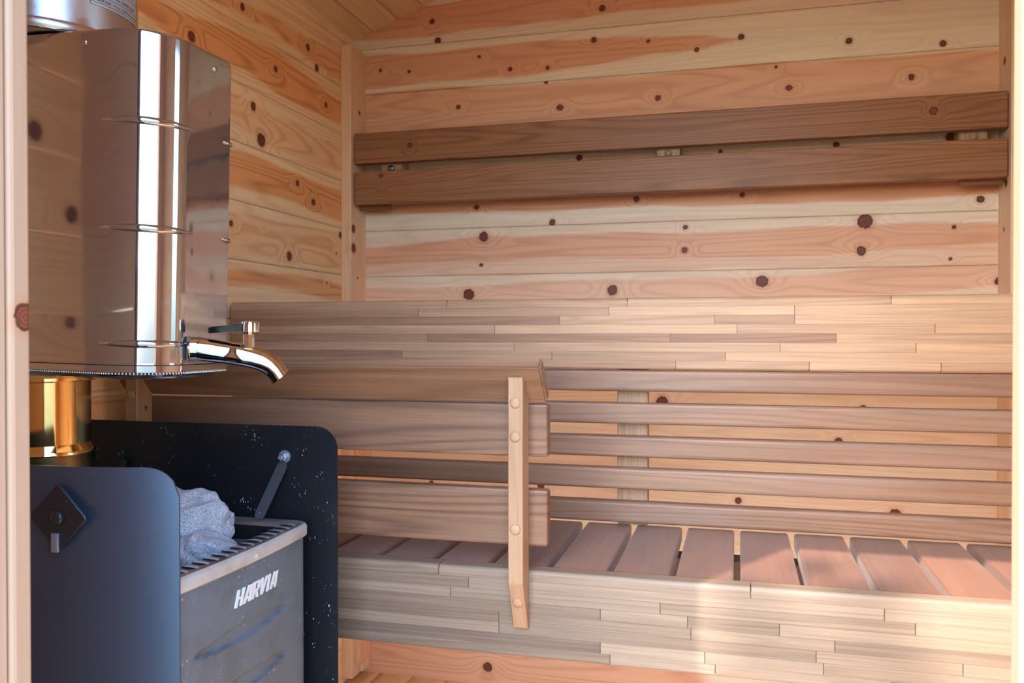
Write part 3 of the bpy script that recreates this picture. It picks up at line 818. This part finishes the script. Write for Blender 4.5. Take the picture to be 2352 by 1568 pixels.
# ------------------------------------------------------------------ heat shields
def shield(y, label, mat, far):
    t = thing('heat_shield', label, 'heat shield', (-.8, y, ZF), 'heat shields beside the stove')
    bm = bmesh.new(); r = .034; x0, x1, z1 = XL+.035, -.5695, -.1385 if far else -.1415
    pts = [(x0, ZF+.002), (x1, ZF+.002)]+[(x1-r+r*math.cos(a), z1-r+r*math.sin(a)) for a in np.linspace(0, math.pi/2, 12)]+[(x0, z1)]
    if far:
        prism(bm, pts, 'y', y, y+.002)
    else:                                  # the near sheet is rolled slightly away from the door at its free edge
        x1 = -.589; z1 = -.1455; xs = list(np.linspace(x0, -.80, 4))+list(np.linspace(-.79, x1, 36)); rows = []
        for x in xs:
            zt = z1 if x < x1-r else z1-r+math.sqrt(max(0., r*r-(x-x1+r)**2))
            zt += .004*max(0., min(1., (x1-r-x)/.2))
            yy = y+1.5*max(0., x+.762)**2
            rows.append([bm.verts.new((x, yy+dy, z)) for dy, z in ((0, ZF+.002), (0, zt), (.002, zt), (.002, ZF+.002))])
        for a, b_ in zip(rows, rows[1:]):
            for i in range(4): bm.faces.new((a[i], a[(i+1) % 4], b_[(i+1) % 4], b_[i]))
        bm.faces.new(rows[0]); bm.faces.new(rows[-1][::-1])
    metal_part('panel', bm, M[mat], t, 30)
    return t
s1 = shield(.755, 'smooth blue black heat shield nearest the door with a diamond plate', 'shield', False)
s2 = shield(1.14, 'black water spotted heat shield between the stove and the guard rail', 'shield_wet', True)
def hexbolt(parent, c, sgn, r=.0062, mt='bolt'):
    """washer, nut and stud on a sheet; sgn is the side it points to along y"""
    bm = bmesh.new(); lathe(bm, [(r*1.55, 0), (r*1.55, sgn*.0015), (r*1.2, sgn*.0016)], c, 'y', 24)
    b0 = metal_part('bolt', bm, M[mt], parent)
    bm = bmesh.new(); lathe(bm, [(r, sgn*.0016), (r, sgn*.0065), (r*.8, sgn*.0075)], c, 'y', 6); metal_part('nut', bm, M[mt], b0, 20)
    bm = bmesh.new(); lathe(bm, [(r*.55, sgn*.0074), (r*.55, sgn*.014), (r*.4, sgn*.0152)], c, 'y', 16); metal_part('stud', bm, M[mt], b0)
hexbolt(s2, (-.6555, 1.14, -.185), -1); hexbolt(s2, (-.94, 1.14, -.19), -1, mt='black')  # left bolt is black: the shadow on it is put into the colour
def strap(parent, a, b, w, mat, th=.002):
    """flat bracket from a to b, its wide side across x"""
    bm = bmesh.new(); a = Vector(a); b = Vector(b); d = (b-a).normalized(); s = Vector((1, 0, 0)); s = (s-d*s.dot(d)).normalized(); n = d.cross(s)
    m = 10; prof = []
    for i in range(m+1):
        q = math.pi/2+math.pi*i/m; prof.append((math.cos(q)*w/2, math.sin(q)*w/2))
    L_ = (b-a).length
    pts = [(-w/2, 0), (w/2, 0)] if False else []
    out = []
    for i in range(m+1):
        q = math.pi*i/m; out.append(a+s*(w/2*math.cos(q))-d*(w/2*math.sin(q)))
    for i in range(m+1):
        q = math.pi*i/m; out.append(b-s*(w/2*math.cos(q))+d*(w/2*math.sin(q)))
    v0 = [bm.verts.new(p+n*th/2) for p in out]; v1 = [bm.verts.new(p-n*th/2) for p in out]
    bm.faces.new(v0); bm.faces.new(v1[::-1]); k = len(out)
    for i in range(k): bm.faces.new((v0[i], v0[(i+1) % k], v1[(i+1) % k], v1[i]))
    return metal_part('bracket', bm, mat, parent, 40)
strap(s2, (-.657, 1.134, -.199), (-.672, 1.098, -.264), .0165, M['strap'])
strap(s2, (-.937, 1.134, -.204), (-.945, 1.098, -.266), .0135, M['black'])
def diamond():
    c = Vector((-.7045, .755, -.1976)); h = .0263; r = .0045
    bm = bmesh.new(); pts = []
    for (sx, sz, a0) in ((1, 1, 0), (-1, 1, 90), (-1, -1, 180), (1, -1, 270)):
        for i in range(6):
            a = math.radians(a0+90*i/5); pts.append((sx*(h-r)+r*math.cos(a), sz*(h-r)+r*math.sin(a)))
    ro = [(p[0]*.7071-p[1]*.7071, p[0]*.7071+p[1]*.7071) for p in pts]
    def ring(k, y): return [bm.verts.new((c.x+p[0]*k, y, c.z+p[1]*k)) for p in ro]
    rs_ = [ring(1., c.y-.0004), ring(1., c.y-.0022), ring(.975, c.y-.003)]
    n = len(ro)
    for a, b in zip(rs_, rs_[1:]):
        for i in range(n): bm.faces.new((a[i], a[(i+1) % n], b[(i+1) % n], b[i]))
    bm.faces.new(rs_[-1]); bm.faces.new(rs_[0][::-1])
    d = metal_part('diamond_plate', bm, M['black'], s1, 25)
    bm = bmesh.new(); lathe(bm, [(.0078, -.002), (.0078, -.0055), (.0066, -.0072), (.003, -.0082), (.0005, -.0084)], c, 'y', 28); metal_part('bolt_head', bm, M['black'], d, 50)
    bm = bmesh.new(); bm_box(bm, -.7108, -.7020, c.y-.0062, c.y-.0031, -.2348, -.2142, .0009, 2)
    metal_part('tab', bm, M['bolt'], d)
diamond()

# ------------------------------------------------------------------ flue pipe
FC = (-.905, .945, 0.)
fp = thing('flue_pipe', 'golden heat tinted steel flue pipe rising behind the near heat shield', 'flue pipe', (FC[0], FC[1], ZR))
bm = bmesh.new(); lathe(bm, [(.0565, -.150), (.0565, -.066), (.0565, -.0645)], FC, 'z', 72); metal_part('pipe', bm, M['gold'], fp)
bm = bmesh.new(); lathe(bm, [(.0622, -.1605), (.0626, -.1590), (.0605, -.1550), (.0578, -.1500), (.0566, -.1470)], FC, 'z', 72); metal_part('flange', bm, M['gold'], fp, 60)
bm = bmesh.new(); lathe(bm, [(.0612, ZR-.06), (.0612, -.1600), (.0605, -.1598)], FC, 'z', 72); metal_part('collar', bm, M['gold_dull'], fp)
bm = bmesh.new(); lathe(bm, [(.0575, -.0645), (.0645, -.0625), (.0645, -.0585)], FC, 'z', 72); metal_part('upper_ring', bm, M['gold'], fp, 60)

# ------------------------------------------------------------------ water tank (hangs round the flue, leaning slightly)
TX, TY0, TY1, TR = -.672, .869, 1.03, .066
tk = thing('water_tank', 'tall mirror polished stainless steel water tank with a tap, above the stove', 'water tank', (-.85, .945, .15))
def tank_outline(off=0.):
    x0, x1, y0, y1, r = -1.045-off, TX+off, TY0-off, TY1+off, TR+off
    p = [(x0, y1), (x0, y0)]
    for i in range(25):
        a = -math.pi/2+i/24*math.pi/2; p.append((x1-r+r*math.cos(a), y0+r+r*math.sin(a)))
    r2 = .012
    for i in range(7):
        a = i/6*math.pi/2; p.append((x1-r2+r2*math.cos(a), y1-r2+r2*math.sin(a)))
    return p
ZB, ZT = -.046, .372
bm = bmesh.new()
def ringz(off, z):
    q = max(0., z-(ZT-.009)); cut = .009-math.sqrt(max(0., .009**2-q*q)); k = (TY1-cut-(TY0+TR))/(TY1-TY0-TR)
    return [(p[0], p[1] if p[1] < TY0+TR or p[0] < -1. else TY0+TR+(p[1]-TY0-TR)*k, z) for p in tank_outline(off)]
loft([ringz(0, ZB+.0125)]+[ringz(0, z) for z in np.linspace(ZB+.016, ZT-.009, 22)]+[ringz(0, z) for z in (ZT-.0075, ZT-.006, ZT-.004, ZT-.0025)]+[ringz(-.0006, ZT-.001), ringz(-.0022, ZT)], bm)
bm.faces.new([bm.verts.new(p) for p in ringz(-.0022, ZT)])
bmesh.ops.remove_doubles(bm, verts=bm.verts, dist=1e-6)
body = metal_part('body', bm, M['steel'], tk, 30)
bm = bmesh.new()
loft([ringz(-.002, ZB+.013), ringz(-.0018, ZB+.0105), ringz(.0012, ZB+.0095), ringz(.0012, ZB+.0015), ringz(-.0015, ZB-.001), ringz(-.004, ZB-.003), ringz(-.006, ZB-.006), ringz(-.02, ZB-.0085)], bm)
bm.faces.new([bm.verts.new(p) for p in ringz(-.02, ZB-.0085)])
bmesh.ops.remove_doubles(bm, verts=bm.verts, dist=1e-6)
base = metal_part('base_rim', bm, M['steel'], tk, 25)
# welded bead along the base
bm = bmesh.new(); ol = tank_outline(-.0005); segs = []
acc = 0.
for a, b in zip(ol[1:], ol[2:]):
    d = math.hypot(b[0]-a[0], b[1]-a[1]); m = max(1, int(d/.0032))
    for j in range(m): segs.append((a[0]+(b[0]-a[0])*j/m, a[1]+(b[1]-a[1])*j/m))
for (x, y) in segs:
    bmesh.ops.create_icosphere(bm, subdivisions=1, radius=.0017, matrix=Matrix.Translation((x, y, ZB-.0005)))
w = link('weld_bead', bm_mesh('weld_bead', bm, True), M['steel_dull'], base)
# pressed ridges across the rounded corner
for zz in (.262, .1315, -.0095):
    bm = bmesh.new(); pts = []; rad = []
    m = 40
    seq = [(TX-TR-.012+.012*i/4, TY0) for i in range(4)]+[(TX-TR+TR*math.cos(a), TY0+TR+TR*math.sin(a)) for a in np.linspace(-math.pi/2, 0, m)]+[(TX, TY0+TR+.008*i/3) for i in range(1, 4)]
    for i, (x, y) in enumerate(seq):
        pts.append((x, y, zz)); rad.append(max(.0003, .0044*math.sin(math.pi*i/(len(seq)-1))**.6))
    tube(bm, pts, rad, 12, 1.15, Vector((0, 0, 1)))
    metal_part('ridge', bm, M['steel'], body, 80)
for (x, y, z, ax, s) in ((-.775, TY0, .357, 'y', -1), (TX, .985, .353, 'x', 1)):
    bm = bmesh.new(); lathe(bm, [(.0042, 0), (.0038, s*.0012), (.002, s*.002), (.0004, s*.0022)], (x, y, z), ax, 20); metal_part('rivet', bm, M['steel'], body, 80)
for z in (.262, .1315):
    bm = bmesh.new(); tube(bm, [(TX+.0002, 1.006, z), (TX+.0008, 1.013, z-.0006), (TX+.0008, 1.02, z-.0012), (TX-.0005, 1.027, z-.0018)], [.0008, .003, .0036, .0014], 10, 1., Vector((0, 0, 1))); metal_part('ridge_stub', bm, M['steel'], body, 80)
# tap
FY = .941
bm = bmesh.new(); lathe(bm, [(.0165, 0.), (.0165, .0016), (.0150, .0024), (.0146, .012), (.0156, .0126), (.0156, .0155), (.0148, .016)], (TX-.0005, FY, -.0155), 'x', 32)
tap = metal_part('tap', bm, M['chrome'], tk, 40)
tap['label'] = 'chrome tap'
bm = bmesh.new()
sp_pts = [(TX+.0125, -.0160), (TX+.03, -.0175), (TX+.05, -.0198), (TX+.062, -.0214), (TX+.063, -.0216), (TX+.078, -.0235), (TX+.092, -.0262), (TX+.106, -.0300), (TX+.118, -.0355), (TX+.1265, -.0425), (TX+.1305, -.0475), (TX+.1335, -.0515)]
rads = [.0154, .0152, .0146, .0142, .0146, .0143, .0141, .0140, .0140, .0142, .0145, .0147]
tube(bm, [(x, FY, z) for x, z in sp_pts], rads, 28, 1., Vector((0, 1, 0)))
metal_part('spout', bm, M['chrome'], tap, 40)
bm = bmesh.new(); lathe(bm, [(.0098, -.022), (.0086, -.018), (.0082, .004), (.0098, .005), (.0098, .0075)], (TX+.085, FY, .0005), 'z', 8); metal_part('stem', bm, M['chrome'], tap, 25)
bm = bmesh.new(); lathe(bm, [(.011, -.001), (.0138, .0005), (.0138, .0125), (.0124, .0145), (.0055, .0152), (.0045, .0142), (.0008, .0142)], (TX+.087, FY, .0065), 'z', 32); cap_ = metal_part('handle_cap', bm, M['chrome'], tap, 40)
bm = bmesh.new()
pts = [(0, .0085), (.02, .0085), (.04, .0078), (.054, .0068), (.0605, .0045), (.063, .0), (.0605, -.0045), (.054, -.0068), (.04, -.0078), (.02, -.0085), (0, -.0085)]
a_ = math.radians(184)
def lv(p, z):
    x, y = p; x *= .86; return (TX+.080+x*math.cos(a_)-y*math.sin(a_), FY+x*math.sin(a_)+y*math.cos(a_), z)
v0 = [bm.verts.new(lv(p, .0095-p[0]*.08)) for p in pts]; v1 = [bm.verts.new(lv(p, .0185-p[0]*.10)) for p in pts]
bm.faces.new(v0); bm.faces.new(v1[::-1])
for i in range(len(pts)): bm.faces.new((v0[i], v0[(i+1) % len(pts)], v1[(i+1) % len(pts)], v1[i]))
bmesh.ops.bevel(bm, geom=list(bm.edges), offset=.0012, segments=2, affect='EDGES')
lever = metal_part('lever', bm, M['blackplastic'], tap, 50); lever['label'] = 'black lever of the tap'
tr = Matrix.Translation((TX, FY, 0)-tk.location if False else Vector((TX, FY, 0))-tk.location)
turn = tr @ Matrix.Rotation(math.radians(28), 4, 'Z') @ Matrix.Diagonal((.845, 1, 1, 1)) @ tr.inverted()
for o in [tap]+list(tap.children): o.data.transform(turn)
tk.rotation_euler = (0, math.radians(1.35), 0)

# ------------------------------------------------------------------ insulated chimney above the tank
CR = .118
ch = thing('chimney_pipe', 'wide brushed steel chimney section with a data plate, above the water tank', 'chimney', (FC[0], FC[1], .39))
bm = bmesh.new(); lathe(bm, [(CR, .386), (CR, ZE+.35), (CR-.001, ZE+.351)], FC, 'z', 96); metal_part('shell', bm, M['steel_dull'], ch)
bm = bmesh.new(); lathe(bm, [(CR-.010, .3735), (CR-.002, .374), (CR+.0015, .377), (CR+.0015, .385), (CR, .388)], FC, 'z', 96); metal_part('bottom_ring', bm, M['steel_dull'], ch, 60)
def on_cyl(a, z, r): return (FC[0]+r*math.cos(a), FC[1]+r*math.sin(a), z)
def plate():
    a0, a1, z0, z1 = math.radians(-19), math.radians(25), .419, .495
    bm = bmesh.new(); n = 16
    for (ra, rb, za, zb, aa, ab) in ((CR+.0002, CR+.0012, z0, z1, a0, a1),):
        lo = [[bm.verts.new(on_cyl(aa+(ab-aa)*i/n, z, r)) for i in range(n+1)] for r in (ra, rb) for z in (za, zb)]
        A, B, D, E_ = lo
        for i in range(n):
            bm.faces.new((D[i], D[i+1], E_[i+1], E_[i])); bm.faces.new((A[i], B[i], B[i+1], A[i+1]))
            bm.faces.new((A[i], A[i+1], D[i+1], D[i])); bm.faces.new((B[i], E_[i], E_[i+1], B[i+1]))
    p = metal_part('data_plate', bm, M['plate'], ch, 40)
    bm = bmesh.new()
    def strip(aa, ab, za, zb):
        m = max(1, int(abs(ab-aa)/.05)); r = CR+.0015
        for i in range(m):
            q0, q1 = aa+(ab-aa)*i/m, aa+(ab-aa)*(i+1)/m
            bm.faces.new([bm.verts.new(on_cyl(q, z, r)) for q, z in ((q0, za), (q1, za), (q1, zb), (q0, zb))])
    da = math.radians(.9); dz = .0028; t = .0006; ta = t/CR
    strip(a0+da, a1-da, z0+dz, z0+dz+t); strip(a0+da, a1-da, z1-dz-t, z1-dz); strip(a0+da, a0+da+ta, z0+dz, z1-dz); strip(a1-da-ta, a1-da, z0+dz, z1-dz)
    strip(a0+da, a1-da, z0+.0118, z0+.0118+t*.8); strip(a0+da, a1-da, z0+.0262, z0+.0262+t*.8)
    link('plate_border', bm_mesh('plate_border', bm), M['ink'], p)
    def text(s, aa, z, h, wmax, shear=0.):
        cu = bpy.data.curves.new('t', 'FONT'); cu.body = s; cu.size = 1.; cu.shear = shear; cu.resolution_u = 2
        o = bpy.data.objects.new('t', cu); C.objects.link(o)
        dg = bpy.context.evaluated_depsgraph_get(); me = bpy.data.meshes.new_from_object(o.evaluated_get(dg))
        bpy.data.objects.remove(o)
        co = co_of(me); w = co[:, 0].max(); k = h/.7; kx = min(k, wmax/w)
        out = np.array([on_cyl(aa+c[0]*kx/CR, z+c[1]*k, CR+.0016) for c in co], dtype=np.float32)
        me.vertices.foreach_set('co', out.ravel()); me.update()
        return link('plate_text', me, M['ink'], p)
    span = CR*(a1-a0)
    text('HARVIA', a0+da*1.8, z0+.0050, .0048, span*.27, .3)
    text('P.O. Box 12 FI-40951 Muurame Finland', a0+da*1.8+span*.31/CR, z0+.0052, .0040, span*.60)
    text('T450 N1 D Vm L50070 G50', a0+da*2.5, z0+.0148, .0044, span*.80)
    text('EN1856-1', a0+da*2.5+span*.22/CR, z0+.0198+.0008, .0046, span*.30)
    text('CE 0809 Steel chimney', a0+da*2.5, z0+.031, .006, span*.8)
plate()

# ------------------------------------------------------------------ outside: ground and a tree that throws the dappled shade
bm = bmesh.new(); bm_box(bm, -14, 14, -14, 14, -1.32, -1.2)
link('ground', bm_mesh('ground', bm), M['ground'], None, 'structure')
SD = Vector((.569, 1., -1.142))
def up_sun(p, t): return Vector(p)-SD*t
def tree():
    t = thing('garden_tree', 'leafy tree outside the open door, seen only by its shade on the low bench', 'tree', (-3.2, -3.6, -1.2))
    T = 3.6
    A = up_sun((-.01, 1.275, -.36), T); B = up_sun((.03, 1.275, -.425), T); D = up_sun((.11, 1.275, -.53), T)
    E2 = up_sun((.14, 1.275, -.37), T+.3); F2 = up_sun((.20, 1.275, -.455), T+.3); G2 = up_sun((.215, 1.275, -.56), T+.3)
    bm = bmesh.new()
    tube(bm, [(-3.2, -3.6, -1.25), (-3.22, -3.55, .5), (-3.1, -3.4, 2.0), (-2.9, -3.0, 2.9), tuple(D)], [.16, .13, .1, .06, .03], 12, 1., Vector((1, 0, 0)))
    tube(bm, [tuple(D), tuple(B), tuple(A), tuple(A+(A-B)*1.5)], [.02, .016, .012, .006], 10, 1., Vector((1, 0, 0)))
    tube(bm, [tuple(D+Vector((0, 0, -.05))), tuple(G2), tuple(F2), tuple(E2), tuple(E2+(E2-F2)*.6)], [.02, .018, .016, .012, .006], 10, 1., Vector((1, 0, 0)))
    link('trunk', bm_mesh('trunk', bm, True), M['bark'], t)
    bm = bmesh.new(); rs = random.Random(3)
    def leafs(c, spread, n, s=.035):
        for _ in range(n):
            p = Vector(c)+Vector((rs.gauss(0, spread), rs.gauss(0, spread), rs.gauss(0, spread)))
            m = Euler((rs.uniform(0, 6), rs.uniform(0, 6), rs.uniform(0, 6))).to_matrix()
            q = [Vector((-s, 0, 0)), Vector((-s*.2, s*.5, s*.1)), Vector((s, 0, 0)), Vector((-s*.2, -s*.5, s*.1))]
            bm.faces.new([bm.verts.new(p+m @ v) for v in q])
    for (x, z, sp, n, t_) in ((.02, -.405, .020, 34, 0), (.05, -.44, .024, 60, 0), (.085, -.485, .026, 70, 0), (.105, -.535, .03, 60, 0),
                              (.165, -.395, .018, 40, .3), (.192, -.44, .022, 70, .3), (.205, -.49, .024, 70, .3), (.215, -.55, .03, 60, .3)):
        leafs(up_sun((x, 1.275, z), T+t_), sp, n)
    leafs(up_sun((.195, 1.325, -.369), T), .02, 44); leafs(up_sun((.11, 1.41, -.369), T), .018, 14)
    leafs((-3.1, -3.2, 3.9), .42, 260, .07); leafs((-3.7, -3.7, 3.3), .4, 240, .07); leafs((-3.5, -3.1, 4.5), .4, 200, .07)
    link('foliage', bm_mesh('foliage', bm), M['leaf'], t)
tree()

# ------------------------------------------------------------------ light
w = bpy.data.worlds.new('sky'); SC.world = w; w.use_nodes = True
nt = w.node_tree; nt.nodes.clear(); b = NB(nt)
out = b.n('ShaderNodeOutputWorld'); bg = b.n('ShaderNodeBackground'); sky = b.n('ShaderNodeTexSky')
sky.sky_type = 'NISHITA'; sky.sun_disc = False; sky.sun_elevation = math.radians(44.8); sky.sun_rotation = math.radians(180+29.6)
sky.air_density = 1.0; sky.dust_density = 2.0; sky.ozone_density = 1.0
bg.inputs[1].default_value = 1.4
tint = b.vmul(sky.outputs[0], (.86, 1.0, 1.16)); nt.links.new(tint, bg.inputs[0]); nt.links.new(bg.outputs[0], out.inputs[0])
sl = bpy.data.lights.new('sun', 'SUN'); sl.energy = 7.6; sl.angle = math.radians(.7); sl.color = (1., .94, .86)
so = bpy.data.objects.new('sun', sl); C.objects.link(so); so.location = (-3, -5, 6)
so.rotation_euler = SD.to_track_quat('-Z', 'Y').to_euler()

# fill lights added under the two benches to brighten the space behind
for nm, loc, sx, sy, e in (('under_bench_fill', (-.2, 1.70, -.03), 1.5, .03, 1.35), ('under_bench_fill', (-.2, 1.40, -.45), 1.5, .03, 1.1)):
    al = bpy.data.lights.new(nm, 'AREA'); al.shape = 'RECTANGLE'; al.size = sx; al.size_y = sy; al.energy = e; al.color = (.88, .95, 1.)
    ao = bpy.data.objects.new(nm, al); C.objects.link(ao); ao.location = loc
    ao.rotation_euler = Vector((0, .75, -.65)).to_track_quat('-Z', 'Y').to_euler()

# ------------------------------------------------------------------ camera
cd = bpy.data.cameras.new('camera'); cam = bpy.data.objects.new('camera', cd); C.objects.link(cam)
cd.sensor_width = 36.; cd.lens = 36.*1946.5/2352.; cd.clip_start = .02
yaw, pitch, roll = math.radians(14.8707), math.radians(.57307), math.radians(.0412)
f = Vector((-math.sin(yaw), math.cos(yaw), 0)); r = Vector((math.cos(yaw), math.sin(yaw), 0)); d = Vector((0, 0, -1))
f2 = f*math.cos(pitch)+d*math.sin(pitch); d2 = d*math.cos(pitch)-f*math.sin(pitch)
r3 = r*math.cos(roll)+d2*math.sin(roll); d3 = d2*math.cos(roll)-r*math.sin(roll)
cam.matrix_world = Matrix((r3, -d3, -f2)).transposed().to_4x4()
cd.dof.use_dof = True; cd.dof.focus_distance = 1.4; cd.dof.aperture_fstop = 20.
SC.camera = cam
vs = SC.view_settings
vs.view_transform = 'Standard'; vs.look = 'None'; vs.gamma = 1.; vs.use_curve_mapping = False
vs.exposure = .42
